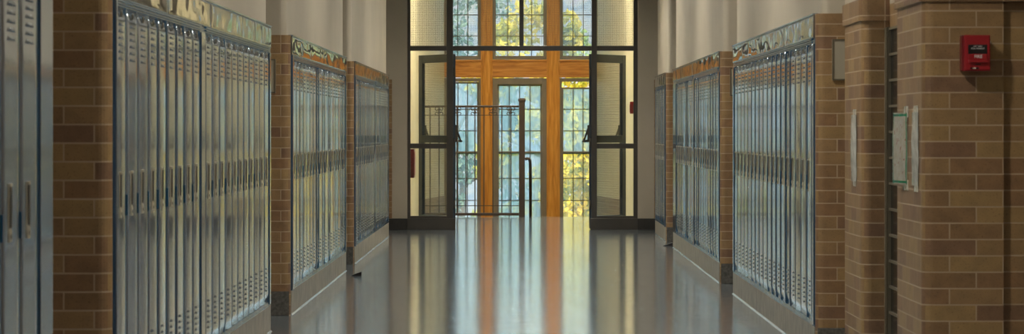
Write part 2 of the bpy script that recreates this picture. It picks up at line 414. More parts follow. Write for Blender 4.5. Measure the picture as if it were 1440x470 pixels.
for (banks, xf, xb) in ((LB, XL, -1.86), (RB, XR, 1.92)):
    for (a, bb) in banks:
        b = MB(); s = 1 if xf < 0 else -1
        b.box(min(xf, xb), max(xf, xb), a, bb, 0, PL, 0)
        # small waxed cove, coloured pale for the highlight where plinth meets floor
        x0 = xf; x1 = xf+s*.009
        vs = [b.bm.verts.new(p) for p in ((x0, a, .0), (x1, a, .0), (x0, a, .009), (x0, bb, 0), (x1, bb, 0), (x0, bb, .009))]
        for f in ((0, 1, 2), (3, 5, 4), (1, 4, 5, 2)):
            fc = b.bm.faces.new([vs[i] for i in f]); fc.material_index = 1
        struct(b, 'trim_%d' % k, [M['plinth'], M['cove']], 'concrete plinth under a bank of lockers'); k += 1

# ------------------------------------------------------------------ lockers
def warp(seed, amp, u, v):
    return amp*(noise.noise(Vector((u*5+seed*7.3, v*.9, seed*3.1)))*.8+noise.noise(Vector((u*13+seed*2.3, v*2.6, seed*5.7)))*.22)
def door_mesh(seed):
    b = MB(); ny, nz = 12, 26; w, z0, z1 = .138, .03, 1.50
    crown = .0003+.0007*((seed*37) % 10)/10
    g = []
    for i in range(ny+1):
        row = []
        for j in range(nz+1):
            u = -1+2*i/ny; v = j/nz
            e = min(1, (1-abs(u))*6)*min(1, min(v, 1-v)*30)
            x = (crown*(1-u*u)+warp(seed, .0007, u*.14, v*1.5))*e
            row.append(b.bm.verts.new((x-(.0025 if e == 0 else 0), u*w, z0+(z1-z0)*v)))
        g.append(row)
    for i in range(ny):
        for j in range(nz):
            f = b.bm.faces.new((g[i][j], g[i+1][j], g[i+1][j+1], g[i][j+1])); f.smooth = True
    edge = [g[i][0] for i in range(ny+1)]+[g[ny][j] for j in range(1, nz+1)]+[g[i][nz] for i in range(ny-1, -1, -1)]+[g[0][j] for j in range(nz-1, 0, -1)]
    bk = [b.bm.verts.new((-.014, q.co.y, q.co.z)) for q in edge]
    for i in range(len(edge)):
        j = (i+1) % len(edge)
        b.bm.faces.new((edge[i], bk[i], bk[j], edge[j]))
    b.bm.faces.new(bk[::-1])
    for base in (.098, 1.302):          # pressed louvre hoods
        for q in range(6):
            zc = base+q*.0255; hw = .060; d = .0075; n = 8
            prof = []
            for t in range(n+1):
                a = -1+2*t/n; s = (1-a**4)
                prof.append((a*hw, s))
            top = [b.bm.verts.new((.0002, y, zc+.015)) for y, s in prof]
            lip = [b.bm.verts.new((.001+d*s, y, zc+.003)) for y, s in prof]
            bot = [b.bm.verts.new((-.002, y, zc+.001)) for y, s in prof]
            for t in range(n):
                f = b.bm.faces.new((top[t], lip[t], lip[t+1], top[t+1])); f.smooth = True
                f = b.bm.faces.new((lip[t], bot[t], bot[t+1], lip[t+1])); f.material_index = 1
    me = bpy.data.meshes.new('door'); b.bm.normal_update(); b.bm.to_mesh(me); b.bm.free()
    me.materials.append(M['locker']); me.materials.append(M['frameblue'])
    return me
DOORS = [door_mesh(s+1) for s in range(10)]
def make_locker():
    root = empty('school_locker', (0, 0, 0))
    b = MB()
    b.box(-.34, -.022, -.1495, .1495, 0, 1.53)
    for (y0, y1, z0, z1) in ((-.1495, -.139, 0, 1.53), (.139, .1495, 0, 1.53), (-.139, .139, 0, .027), (-.139, .139, 1.503, 1.53)):
        b.box(-.022, -.002, y0, y1, z0, z1)
    b.box(-.002, .006, -.1495, .1495, 1.510, 1.515); b.box(-.002, .006, -.1495, .1495, 1.522, 1.529)    # double bead along the header
    b.box(-.002, .0035, -.1495, -.141, .72, .80)        # latch keeper
    b.build('cabinet', M['frameblue'], root, bevel=.0012, segs=1)
    d = bpy.data.objects.new('door', DOORS[0]); COL.objects.link(d); d.parent = root; d.location = (0, 0, 0)
    h = MB(); yo = -.028                                # cup handle: raised rim, dark block for the cup's shade, lock plate below
    h.box(0, .0028, yo-.023, yo+.023, .735, .888, 0)       # plate
    h.box(.0028, .0062, yo-.014, yo+.014, .757, .878, 1)   # raised block, dark in place of the shaded recess
    h.box(0, .0050, yo-.019, yo+.019, .716, .750, 0)       # lock plate
    h.box(.0028, .0066, yo-.018, yo+.018, .878, .887, 0)
    h.tube([(.0045, yo, .732), (.0064, yo, .732)], .007, 10, 1)
    h.build('handle', [M['handle'], M['recess']], d, bevel=.0008, segs=1)
    p = MB(); p.box(.0005, .0035, -.019, .019, 1.464, 1.488, 0); p.box(.0035, .0042, -.013, .013, 1.469, 1.483, 1)
    p.build('number_plate', [M['plate'], M['recess']], d)
    return root
def copy_tree(o, parent=None):
    c = o.copy(); COL.objects.link(c)
    if parent: c.parent = parent
    for ch in [q for q in o.children]: copy_tree(ch, c)
    return c
proto = make_locker()
used = False
def place(x, y, rz, label, group):
    global used
    o = copy_tree(proto) if used else proto
    used = True
    o.location = (x, y, PL); o.rotation_euler = (0, 0, rz)
    tag(o, label, 'locker', group)
    d = [c for c in o.children if c.name.startswith('door')][0]
    d.data = DOORS[R.randrange(10)]; d.rotation_euler = (0, 0, R.gauss(0, .013))
    return o
def filler(x, y0, y1, s, label, group, mats=None):
    """vertical filler strip between or beside lockers"""
    r = empty('filler_panel', (x, (y0+y1)/2, PL)); tag(r, label, 'filler panel', group)
    w = (y1-y0)/2; b = MB()
    b.box(-.34*s if s > 0 else -.02*s-0, -.003*s if s > 0 else .34, -w, w, 0, 1.53) if False else None
    xa, xb = sorted((-.34*s, -.002*s)); b.box(xa, xb, -w+.0005, w-.0005, 0, 1.53)
    b.build('panel', mats or M['frameblue'], r, bevel=.0015)
    e = MB()
    if w > .05: xa, xb = sorted((-.002*s, .004*s)); e.box(xa, xb, -w+.03, w-.03, .01, 1.50); e.build('face_strip', M['locker'], r, bevel=.0015)
    else: xa, xb = sorted((-.002*s, .010*s)); e.box(xa, xb, -w*.4, w*.9, .0, 1.53); e.build('edge_bead', M['locker'], r, bevel=.002)
    return r
def fascia(x, y0, y1, s, seed, label, group):
    r = empty('fascia_panel', (x, (y0+y1)/2, 1.688)); tag(r, label, 'fascia panel', group)
    w = (y1-y0)/2-.002; h = .123; ny, nz = 48, 10; b = MB(); g = []
    for i in range(ny+1):
        row = []
        for j in range(nz+1):
            u = -1+2*i/ny; v = j/nz; e = min(1, (1-abs(u))*14)*min(1, min(v, 1-v)*5)
            dx = e*(.0035*noise.noise(Vector((u*w*3.2+seed*9.1, v*1.1, seed)))+.0006*noise.noise(Vector((u*w*9+seed*3, v*2.4, seed*2))))
            row.append(b.bm.verts.new((s*(.004+dx), u*w, v*h)))
        g.append(row)
    for i in range(ny):
        for j in range(nz):
            f = b.bm.faces.new((g[i][j], g[i+1][j], g[i+1][j+1], g[i][j+1])); f.smooth = True
    edge = [g[i][0] for i in range(ny+1)]+[g[ny][j] for j in range(1, nz+1)]+[g[i][nz] for i in range(ny-1, -1, -1)]+[g[0][j] for j in range(nz-1, 0, -1)]
    bk = [b.bm.verts.new((-s*.3, q.co.y, q.co.z)) for q in edge]
    for i in range(len(edge)):
        j = (i+1) % len(edge); b.bm.faces.new((edge[i], bk[i], bk[j], edge[j]))
    b.bm.faces.new(bk[::-1]); b.build('panel', M['fascia'], r)
    c = MB(); xa, xb = sorted((-.02*s, .010*s)); c.box(xa, xb, -w, w, h-.001, h+.007); c.build('top_bead', M['locker'], r, bevel=.002)
    return r
NAMES = {
 ('L', 0): ("the left edge's nearest bank", 'lockers in the nearest left bank'),
 ('L', 1): ("the left wall's second bank", 'lockers in the second left bank'),
 ('L', 2): ("the left wall's third bank", 'lockers in the third left bank'),
 ('L', 3): ("the left wall's farthest bank", 'lockers in the farthest left bank'),
 ('R', 0): ("the right wall's nearest bank", 'lockers in the nearest right bank'),
 ('R', 1): ("the right wall's middle bank", 'lockers in the middle right bank'),
 ('R', 2): ("the right wall's farthest bank", 'lockers in the farthest right bank')}
# start of first locker, runs (count), gap between runs
RUNS = {('L', 0): (7.35, [4], 0), ('L', 1): (10.175, [9, 11], .2), ('L', 2): (18.06, [18], 0), ('L', 3): (24.86, [11, 9], .2),
        ('R', 0): (14.77, [18], 0), ('R', 1): (21.83, [10, 9], .22), ('R', 2): (29.87, [7], 0)}
JOINTS = {('L', 0): [7.9], ('L', 1): [11.67, 13.27, 14.79, 15.45], ('L', 2): [19.57, 20.9, 22.5], ('L', 3): [26.5, 27.9, 29.5],
          ('R', 0): [16.3, 17.97, 19.4], ('R', 1): [22.6, 25.1, 26.6], ('R', 2): [30.9]}
for (sd, i), (y0, runs, gap) in RUNS.items():
    x, rz, s = (XL, 0, 1) if sd == 'L' else (XR, PI, -1)
    a, bb = (LB if sd == 'L' else RB)[i]
    nm, grp = NAMES[(sd, i)]
    nfill = 0; tot = (1 if y0-a > .01 else 0)+len(runs)-1+1
    def flabel():
        return 'blue metal filler strip, %s from the near end of %s' % (ORD[nfill], nm)
    if y0-a > .01: filler(x, a, y0, s, flabel(), 'filler strips beside the lockers'); nfill += 1
    y = y0; n = 0; total = sum(runs)
    for ri, c in enumerate(runs):
        for q in range(c):
            place(x, y+.15, rz, '%s grey-blue metal locker from the near end of %s' % (ORD[n], nm), grp)
            y += .30; n += 1
        if ri < len(runs)-1:
            filler(x, y, y+gap, s, flabel(), 'filler strips beside the lockers'); nfill += 1; y += gap
    if bb-y > .01: filler(x, y, bb, s, flabel(), 'filler strips beside the lockers')
    js = [a]+JOINTS[(sd, i)]+[bb]
    for q in range(len(js)-1):
        fascia(x, js[q], js[q+1], s, i*5+q+(50 if sd == 'R' else 0)+1, '%s glossy fascia panel from the near end, above %s' % (ORD[q], nm), 'fascia panels above the lockers')

# ------------------------------------------------------------------ classroom doors in the recesses
dn = 1
def classroom_door(x, yc, s, w=.92):
    global dn
    r = empty('door_%d' % dn, (x, yc, 0)); dn += 1; r['kind'] = 'structure'
    b = MB()
    for (y0, y1, z0, z1) in ((-w/2-.06, -w/2, 0, 2.12), (w/2, w/2+.06, 0, 2.12), (-w/2-.06, w/2+.06, 2.06, 2.12)):
        b.box(*sorted((0, s*.03)), y0, y1, z0, z1)
    b.build('door_frame', M['jambmetal'], r, bevel=.003)
    b = MB(); xa = sorted((0, s*.02))
    b.box(*xa, -w/2+.003, w/2-.003, .01, 2.057); b.build('door_leaf', M['wooddoor'], r)
    b = MB(); b.box(*sorted((s*.02, s*.024)), -.18, .18, 1.25, 1.85); b.build('door_window', M['darkglass'], r)
    b = MB(); b.tube([(s*.02, w/2-.08, .95), (s*.05, w/2-.08, .95), (s*.055, w/2-.08, .95), (s*.08, w/2-.08, .95)], [.012, .012, .028, .022], 14)
    b.build('door_knob', M['knob'], r)
for i in range(3): classroom_door(-2.088, (LB[i][1]+LB[i+1][0])/2-.04, 1, 1.0)
for i in range(2): classroom_door(2.188, (RB[i][1]+RB[i+1][0])/2-.04, -1, 1.0)
# glazed steel screen in the recess between the two right piers
r = empty('window_7', (1.80, 12.91, 0)); r['kind'] = 'structure'
b = MB()
for y0, y1 in ((.54, .58), (.635, .64), (-.635, -.60)): b.box(-.025, -.0005, y0 if y0 < .6 else .60, y1, .0, 1.70)
b.box(-.025, -.0005, .535, .56, 0, 1.70)
zz = .06
while zz < 1.7:
    b.box(-.018, -.0005, -.6, .6, zz, zz+.012); zz += .125
b.build('window_frame', M['jambmetal'], r)
b = MB(); b.box(-.008, -.001, -.6, .6, .0, 1.70); b.build('window_pane', M['darkglass'], r)

# ------------------------------------------------------------------ end wall and glazed screen
b = MB()
b.box(-2.9, -1.372, FR, FR+.2, 0, CEIL, 0); b.box(1.372+.03, 2.9, FR, FR+.2, 0, CEIL, 0)
b.box(-1.372, 1.402, FR, FR+.2, 3.02, CEIL, 0)
b.box(-2.0, -1.555, FR-.012, FR, 0, 1.81, 1); b.box(1.60, 2.0, FR-.012, FR, 0, 1.81, 1)
struct(b, 'wall_end', [M['plaster'], M['brick']], 'end wall around the glazed screen', bevel=.006)
b = MB(); b.box(-1.63, -1.372, FR-.028, FR-.012, 0, .135); b.box(1.402, 1.66, FR-.028, FR-.012, 0, .135)
struct(b, 'baseboard_end', M['black_base'], bevel=.004)

D = FR
def sx(px): return X(px, D)
def sz(py): return Z(py, D)
r = empty('door_6', (0, FR, 0)); r['kind'] = 'structure'; r['label'] = 'dark bronze glazed screen around the open doorway'
b = MB(); TH = (.02, .08)
def fb(mb, x0, x1, z0, z1, t=TH): mb.box(sx(x0) if x0 > 5 else x0, sx(x1) if x1 > 5 else x1, t[0], t[1], z0, z1)
HZ = 3.02
fb(b, 572.5, 577, 0, HZ); fb(b, 628, 637, 0, HZ); fb(b, 832, 839.5, 0, HZ); fb(b, 891, 897.5, 0, HZ)     # jambs
fb(b, 577, 628, sz(71.3), sz(64.4)); fb(b, 637, 832, sz(71.3), sz(64.4)); fb(b, 839.5, 891, sz(71.3), sz(64.4))
fb(b, 730.5, 736.5, sz(64.4), HZ)
fb(b, 577, 628, 2.96, HZ); fb(b, 637, 730.5, 2.96, HZ); fb(b, 736.5, 832, 2.96, HZ); fb(b, 839.5, 891, 2.96, HZ)
for x0, x1 in ((577, 628), (839.5, 891)):
    fb(b, x0, x1, sz(209), sz(202)); fb(b, x0, x1, 0, sz(304))
b.box(sx(572.5), sx(640.5), .0, .02, 0, .135); b.box(sx(830), sx(897.5), .0, .02, 0, .135)       # kick plates
b.build('screen_frame', M['steel'], r, bevel=.004)
for k, (x0, x1, z0, z1, mt) in enumerate([(577, 628, sz(202), sz(71.3), 'clear'), (577, 628, sz(304), sz(209), 'clear'), (839.5, 891, sz(202), sz(71.3), 'clear'), (839.5, 891, sz(304), sz(209), 'clear'),
    (577, 628, sz(64.4), 2.96, 'wire'), (637, 730.5, sz(64.4), 2.96, 'wire'), (736.5, 832, sz(64.4), 2.96, 'wire'), (839.5, 891, sz(64.4), 2.96, 'wire')]):
    b = MB(); b.box(sx(x0), sx(x1), .046, .052, z0, z1); b.build('window_pane', M[mt], r)

def leaf(hx, s, ang, name, lab):
    """door leaf: hinge at hx, width runs along local +x*s before the swing"""
    r = empty(name, (hx, FR+.09, 0), 0); r['kind'] = 'structure'; r['label'] = lab
    r.rotation_euler = (0, 0, ang)
    W = .80; H = 2.12; t = .022
    def q(b, a0, a1, z0, z1, y0=-t, y1=t, mi=0):
        b.box(*sorted((s*a0, s*a1)), y0, y1, z0, z1, mi)
    b = MB(); q(b, 0, .075, .01, H); q(b, W-.085, W, .01, H); q(b, .075, W-.085, H-.10, H); q(b, .075, W-.085, 1.045, 1.135); q(b, .075, W-.085, .01, .16)
    b.build('leaf_frame', M['leafsteel'], r, bevel=.004)
    for z0, z1 in ((1.135, H-.10), (.16, 1.045)):
        b = MB(); q(b, .075, W-.085, z0, z1, -.004, .004); b.build('window_pane', M['wire'], r)
    b = MB()                                                 # crossbar exit device on the corridor face
    for a in (.035, W-.045):
        q(b, a-.022, a+.022, 1.06, 1.26, -t-.03, -t)
        c = s*a
        b.tube([(c, -t-.02, 1.24), (c, -t-.05, 1.17), (c, -t-.085, 1.09), (c, -t-.085, 1.06)], [.014, .013, .012, .012], 10)
        b.tube([(c, -t-.005, 1.075), (c, -t-.05, 1.075), (c, -t-.085, 1.065)], .010, 8)
    b.tube([(s*.0, -t-.085, 1.065), (s*(W-.01), -t-.085, 1.065)], .013, 12)
    b.build('panic_bar', M['steel'], r, bevel=.002)
    b = MB()
    for z in (.25, 1.0, 1.85): b.tube([(0, 0, z), (0, 0, z+.1)], .012, 10)
    b.build('hinge', M['steel'], r)
    return r
leaf(sx(637)+.012, 1, math.radians(123), 'door_7', 'open left leaf folded back behind the left sidelight')
leaf(sx(832)-.012, -1, -math.radians(123), 'door_8', 'open right leaf folded back behind the right sidelight')

# ------------------------------------------------------------------ landing, stairwell, window bay
WB = 41.0; LE = 38.4; LOW = -1.8; TOPH = 4.6
b = MB()
for s in (-1, 1):
    xi = -1.135 if s < 0 else 1.115
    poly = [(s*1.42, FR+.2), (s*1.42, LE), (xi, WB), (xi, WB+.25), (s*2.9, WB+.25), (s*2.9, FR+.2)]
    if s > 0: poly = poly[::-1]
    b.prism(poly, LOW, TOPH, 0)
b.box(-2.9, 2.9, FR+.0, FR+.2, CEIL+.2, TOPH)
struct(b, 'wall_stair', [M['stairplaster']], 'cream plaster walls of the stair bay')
b = MB()       # brick wainscot at the foot of the stair-bay splays
for s in (-1, 1):
    xi = -1.135 if s < 0 else 1.115
    d = .01*s
    poly = [(s*1.42-d, LE+.02), (xi-d, WB-.001), (xi+d*.2, WB-.001), (s*1.42+d*.2, LE+.02)]
    if s > 0: poly = poly[::-1]
    b.prism(poly, LOW, .23, 0)
struct(b, 'trim_20', M['brick'], 'brick wainscot in the stair bay')
b = MB(); b.box(-2.9, 2.9, FR+.2, WB+.25, TOPH, TOPH+.2); struct(b, 'ceiling_stair', M['ceiling'])
b = MB(); b.box(-2.9, 2.9, LE-.1, WB+.25, LOW-.2, LOW); b.box(-1.42, 1.42, LE-.12, LE-.001, LOW, -.25)
struct(b, 'floor_stair', M['plinth'], 'lower stair landing')
b = MB()
for i in range(9): b.box(.05, 1.10, LE+.002+.24*i, LE+.242+.24*i, LOW+.001, -.18*(i+1))
t = b.build('staircase', M['plinth'], bevel=.008); tag(t, 'grey stairs going down beyond the landing right of the railing', 'stairs')

def wx(px): return X(px, WB)
def wz(py): return Z(py, WB)
# oak posts and panel band
b = MB()
for x0, x1 in ((678.5, 690.5), (771, 785)):
    b.box(wx(x0), wx(x1), -.06, .16, LOW, TOPH)
    b.box(wx(x0)-.024, wx(x0)+.012, -.035, -.001, LOW, TOPH-.001); b.box(wx(x1)-.012, wx(x1)+.024, -.035, -.001, LOW, TOPH-.001)
struct(b, 'trim_21', M['wood'], 'golden oak posts between the windows', loc=(0, WB, 0), bevel=.006)
b = MB()
for x0, x1 in ((625, 677), (692.5, 769.5), (786, 839)):
    b.box(wx(x0), wx(x1), -.03, .14, wz(109), wz(84))
    b.box(wx(x0), wx(x1), -.05, -.03, wz(109), wz(106)); b.box(wx(x0), wx(x1), -.05, -.03, wz(87), wz(84))
    b.box(wx(x0), wx(x1), -.03, .14, LOW, -.26)
    b.box(wx(x0), wx(x1), -.03, .14, 4.2, TOPH)
struct(b, 'trim_22', M['woodh'], 'golden oak panel band between upper and lower windows', loc=(0, WB, 0), bevel=.005)

def sash(par, x0, x1, z0, z1, cols, zs, y, glass, fr=.022, bot=None, name='window_sash'):
    b = MB(); bt = bot or fr
    b.box(x0, x0+fr, y-.018, y+.018, z0, z1); b.box(x1-fr, x1, y-.018, y+.018, z0, z1)
    b.box(x0+fr, x1-fr, y-.018, y+.018, z0, z0+bt); b.box(x0+fr, x1-fr, y-.018, y+.018, z1-fr, z1)
    sh = b.build(name, M['casing'], par, bevel=.003)
    m = MB(); mw = .011
    for i in range(1, cols):
        xc = x0+fr+(x1-x0-2*fr)*i/cols; m.box(xc-mw/2, xc+mw/2, y-.012, y+.012, z0+bt, z1-fr)
    for zc in zs: m.box(x0+fr, x1-fr, y-.011, y+.011, zc-mw/2, zc+mw/2)
    m.build('muntins', M['muntin'], sh)
    g = MB(); g.box(x0+fr*.5, x1-fr*.5, y-.002, y+.002, z0+bt*.5, z1-fr*.5); g.build('window_pane', M[glass], sh)
spans = [(625, 678.3, 3), (690.7, 770.8, 4), (785.2, 839, 3)]
for k, (p0, p1, cols) in enumerate(spans):
    x0, x1 = wx(p0)+.0205*(k > 0), wx(p1)-.0205*(k < 2)
    # lower window
    r = empty('window_%d' % (k+1), (0, WB, 0)); r['kind'] = 'structure'; r['label'] = '%s lower window of the stair bay' % ('left', 'centre', 'right')[k]
    b = MB(); c = (.034, .070, .030)[k]; zt = wz(110); zb = -.255
    b.box(x0, x0+c, -.02, .10, zb, zt); b.box(x1-c, x1, -.02, .10, zb, zt); b.box(x0+c, x1-c, -.02, .10, zt-(.05 if k != 1 else .09), zt); b.box(x0+c, x1-c, -.04, .10, zb, zb+.05)
    b.build('window_frame', M['casing'], r, bevel=.004)
    top = (wz(115.3), wz(118.7), wz(123))[k]
    sash(r, x0+c+.001, x1-c-.001, wz(217), top, cols, (wz(153.7), wz(184)), .065, 'hazy')
    sash(r, x0+c+.001, x1-c-.001, zb+.052, wz(213), cols, (wz(251), wz(282)), .02, ('semi', 'hazy', 'airy')[k], bot=.04)
    # upper window
    r = empty('window_%d' % (k+4+(4 if k > 2 else 0)), (0, WB, 0)); r['kind'] = 'structure'; r['label'] = '%s upper window of the stair bay' % ('left', 'centre', 'right')[k]
    b = MB(); c = .03; z0 = wz(83.5); z1 = 4.2
    b.box(x0, x0+c, -.02, .10, z0, z1); b.box(x1-c, x1, -.02, .10, z0, z1); b.box(x0+c, x1-c, -.035, .10, z0, z0+.035); b.box(x0+c, x1-c, -.02, .10, z1-.05, z1)
    b.build('window_frame', M['casing'], r, bevel=.004)
    sash(r, x0+c+.001, x1-c-.001, z0+.036, z1-.051, cols, [wz(50.6)+.313*q for q in range(5)], .04, 'semi' if k != 1 else 'semi', fr=.016)

# ------------------------------------------------------------------ railing
D = 38.25
def rx(px): return X(px, D)
def rz_(py): return Z(py, D)
r = empty('iron_railing', (rx(734), D, 0)); tag(r, 'brown iron guard railing with scroll ornaments at the landing edge', 'railing')
ox = rx(734)
b = MB(); b.box(-.041, .041, -.041, .041, 0, rz_(144)); b.box(-.046, .046, -.046, .046, rz_(144), rz_(142.5)); b.box(-.052, .052, -.052, .052, rz_(142.5), rz_(139)); b.box(-.044, .044, -.044, .044, rz_(139), rz_(138))
b.build('newel_post', M['rail'], r, bevel=.004)
xl = -1.405-ox
b = MB(); b.box(xl, -.042, -.022, .022, rz_(151.3), rz_(148.3)); b.build('top_rail', M['rail'], r, bevel=.006)
b = MB(); b.box(xl, -.042, -.008, .008, rz_(162.6), rz_(161.6)); b.build('collar_rail', M['rail'], r)
b = MB(); b.box(xl, -.042, -.008, .008, rz_(290), rz_(289)); b.build('lower_rail', M['rail'], r)
b = MB(); b.box(xl, -.042, -.025, .025, .02, rz_(299.5)); b.build('bottom_rail', M['rail'], r, bevel=.005)
px = 718.4; i = 0
def arc(b, cx, cz, r0, a0, a1, rad=.006):
    b.tube([(cx+r0*math.cos(a0+(a1-a0)*t/10), 0, cz+r0*math.sin(a0+(a1-a0)*t/10)) for t in range(11)], rad, 6)
while rx(px) > -1.38:
    x = rx(px)-ox
    b = MB(); b.box(x-.008, x+.008, -.008, .008, rz_(299.5), rz_(151.3)); b.build('baluster', M['rail'], r)
    if i % 2 == 0:
        b = MB(); za, zb = rz_(159.5), rz_(153.5); b.box(x-.0115, x+.0115, -.0115, .0115, za, zb)
        for s in (-1, 1):
            rr = .021
            b_ = [(s, zb+.004, 1), (s, za-.004, -1)]
            for (q, zc, u) in b_:
                cx = x+q*(.0115+rr); a0 = PI if q > 0 else 0
                arc(b, cx, zc, rr, a0, a0-q*u*math.radians(-235)*-1 if False else a0+q*u*(-1)*math.radians(-235)*(1), .0065)
        b.build('scroll_ornament', M['rail'], r)
    px -= 12.62; i += 1
# stair handrail beside the newel post
b = MB()
b.tube([(-.008, 0, rz_(224)), (.03, 0, rz_(223)), (.052, .01, rz_(224)), (.062, .05, rz_(227)), (.065, .12, rz_(232)), (.07, .9, .28), (.075, 2.0, -.48), (.075, 2.3, -.69)], .021, 12)
b.build('handrail', M['rail'], r, loc=(.05, 0, 0))
b = MB(); b.tube([(.07, 1.75, -1.63), (.073, 1.75, -.325)], .014, 10); b.build('handrail_support', M['rail'], r, loc=(.05, 0, 0))

# ------------------------------------------------------------------ things on the walls and the floor
t = MB(); t.box(-.070, .0, -.2, .2, 0, .36, 0); t.box(-.002, .006, -.17, .17, .03, .33, 1)
o = t.build('extinguisher_cabinet', [M['darkred'], M['red']], loc=(-1.343, 34.9, .60), bevel=.004); tag(o, 'red cabinet on the stair-bay wall behind the left sidelight', 'cabinet')
t = MB(); t.box(0, .05, -.07, .07, 0, .15, 0); t.box(-.004, 0, -.05, .05, .02, .12, 1)
o = t.build('alarm_box', [M['red'], M['darkred']], loc=(1.37, 34.95, Z(160, 34.9)), bevel=.004); tag(o, 'small red alarm box on the stair-bay wall behind the right sidelight', 'alarm')

# fire alarm pull station on the near right pier
r = empty('fire_alarm_pull_station', (X(1372, 11.46), 11.5, Z(100, 11.46))); tag(r, 'red fire alarm pull station on the near right brick pier', 'fire alarm')
H = .148; W = .052
b = MB(); b.box(-W-.008, W-.006, -.055, -.0005, 0, H, 0); b.build('back_box', M['darkred'], r, bevel=.003)
b = MB(); b.box(-W, W+.002, -.077, -.055, .0, H, 0)
b.box(-W+.004, W-.002, -.080, -.077, .004, H-.004); b.build('cover', M['red'], r, bevel=.003)
b = MB(); b.box(-.037, .041, -.0825, -.080, .070, .108); b.build('instruction_panel', M['black'], r, bevel=.001)
b = MB(); b.box(-.037, .041, -.087, -.080, .046, .070); b.box(-.037, .041, -.093, -.080, .034, .046); b.build('pull_handle', M['red'], r, bevel=.002)
b = MB(); b.box(-.008, .014, -.0815, -.080, .025, .029); b.box(-.03, .008, -.0815, -.080, .008, .014); b.build('lock_slot', M['black'], r)
b = MB(); b.box(-.02, -.006, -.0822, -.080, .0085, .0135); b.build('maker_plate', M['tape'], r)
b = MB(); b.tube([(W+.002, -.067, .118), (W+.006, -.067, .118)], .006, 12); b.build('side_screw', M['handle'], r)
text('lettering', 'FIRE', .0185, (.003, -.0873, .0585), (PI/2, 0, 0), M['white'], r)
text('lettering', 'LIFT THEN', .0075, (.002, -.0828, .101), (PI/2, 0, 0), M['white'], r)
text('lettering', 'PULL HANDLE', .0085, (.002, -.0828, .092), (PI/2, 0, 0), M['white'], r)

# cream boards on the brick flanks
def board(x0, x1, y, z0, z1, lab):
    r = empty('notice_board', ((x0+x1)/2, y, z0)); w = (x1-x0)/2; h = z1-z0
    tag(r, lab, 'board', 'cream boards on the brick piers')
    b = MB(); b.box(-w, w, -.012, 0, 0, h); b.build('board', M['cream'], r, bevel=.002)
    b = MB()
    for q in ((-w, -w+.008, 0, h), (w-.008, w, 0, h), (-w+.008, w-.008, 0, .008), (-w+.008, w-.008, h-.008, h)): b.box(q[0], q[1], -.016, -.012, q[2], q[3])
    b.build('rim', M['jambmetal'], r)
board(X(1170, 14.61), 1.795, 14.615, Z(113, 14.6), Z(55, 14.6), 'cream board on the brick beside the nearest right lockers')
board(-1.85, X(387.5, 17.9), 17.925, Z(131, 17.9), Z(83, 17.9), "cream board on the brick beside the left wall's third locker bank")
board(X(1026.5, 21.65), 1.85, 21.655, Z(135, 21.65), Z(96, 21.65), 'cream board on the brick beside the middle right lockers')

# taped plastic sleeves on the sides of the two right piers
def sheet(name, y0, y1, z0, z1, xb, lift, mats, lab, tilt=0, seed=1):
    r = empty(name, (xb, (y0+y1)/2, z0)); tag(r, lab, 'notice', 'notices taped to the right piers')
    ny, nz = 14, 12; h = z1-z0; w = (y1-y0)/2; b = MB(); G = []
    for side in (0, 1):
        g = []
        for i in range(ny+1):
            row = []
            for j in range(nz+1):
                u = i/ny; v = j/nz
                off = lift*(math.sin(PI*u)*.6+.4*tilt*u)*(.35+.65*math.sin(PI*min(1, v*1.02)))+tilt*u*.030+.004*noise.noise(Vector((u*3, v*4, seed)))
                row.append(b.bm.verts.new((-.004-off+side*.0016, -w+2*w*u, h*v)))
            g.append(row)
        G.append(g)
        for i in range(ny):
            for j in range(nz):
                f = b.bm.faces.new((g[i][j], g[i+1][j], g[i+1][j+1], g[i][j+1])); f.smooth = True
                for l, (a, c) in zip(f.loops, ((i, j), (i+1, j), (i+1, j+1), (i, j+1))): l[b.uv].uv = (a/ny, c/nz)
    b.build('page', mats, r)
    for yy in ((-w*.55, w*.1) if not tilt else (-w*.9, -w*.2)):
        for za, zb in ((h-.02, h+.028), (-.025, .02)):
            t = MB(); t.box(-.0035-lift*.1, -.0005, yy-.02, yy+.02, za, zb); t.build('tape', M['tape'], r)
    return r
D1 = 13.85
sheet('taped_notice', 13.74, 13.96, .945, 1.275, 1.664, .024, M['sleeve'], 'curled plastic-sleeved notice taped to the farther right brick pier', seed=2)
sheet('taped_notice', 11.93, 12.15, .965, 1.275, 1.664, .010, M['page'], 'green-bordered notice taped to the near right brick pier', tilt=1, seed=4)
sheet('taped_notice', 11.60, 11.79, .965, 1.275, 1.664, .018, M['sleeve'], 'plain curled sleeve taped to the near right pier, closest to its corner', seed=7)

# wedges on the floor
def wedge(loc, rz, L_, lab):
    b = MB(); w = .022; h = .035
    vs = [b.bm.verts.new(p) for p in ((-L_/2, -w, 0), (L_/2, -w, 0), (L_/2, w, 0), (-L_/2, w, 0), (-L_/2, -w, .004), (L_/2, -w, h), (L_/2, w, h), (-L_/2, w, .004))]
    for f in ((0,3,2,1),(4,5,6,7),(0,1,5,4),(1,2,6,5),(2,3,7,6),(3,0,4,7)): b.bm.faces.new([vs[i] for i in f])
    o = b.build('door_stop', M['black'], loc=loc, bevel=.002); o.rotation_euler = (0, 0, rz); tag(o, lab, 'door stop', 'rubber door stops'); return o
wedge((X(501, 22.8), 22.8, 0), .1, .085, 'small dark door stop on the floor by the left lockers')
wedge((X(939, 28.7), 28.7, 0), -.05, .10, 'dark door stop on the floor by the right lockers')

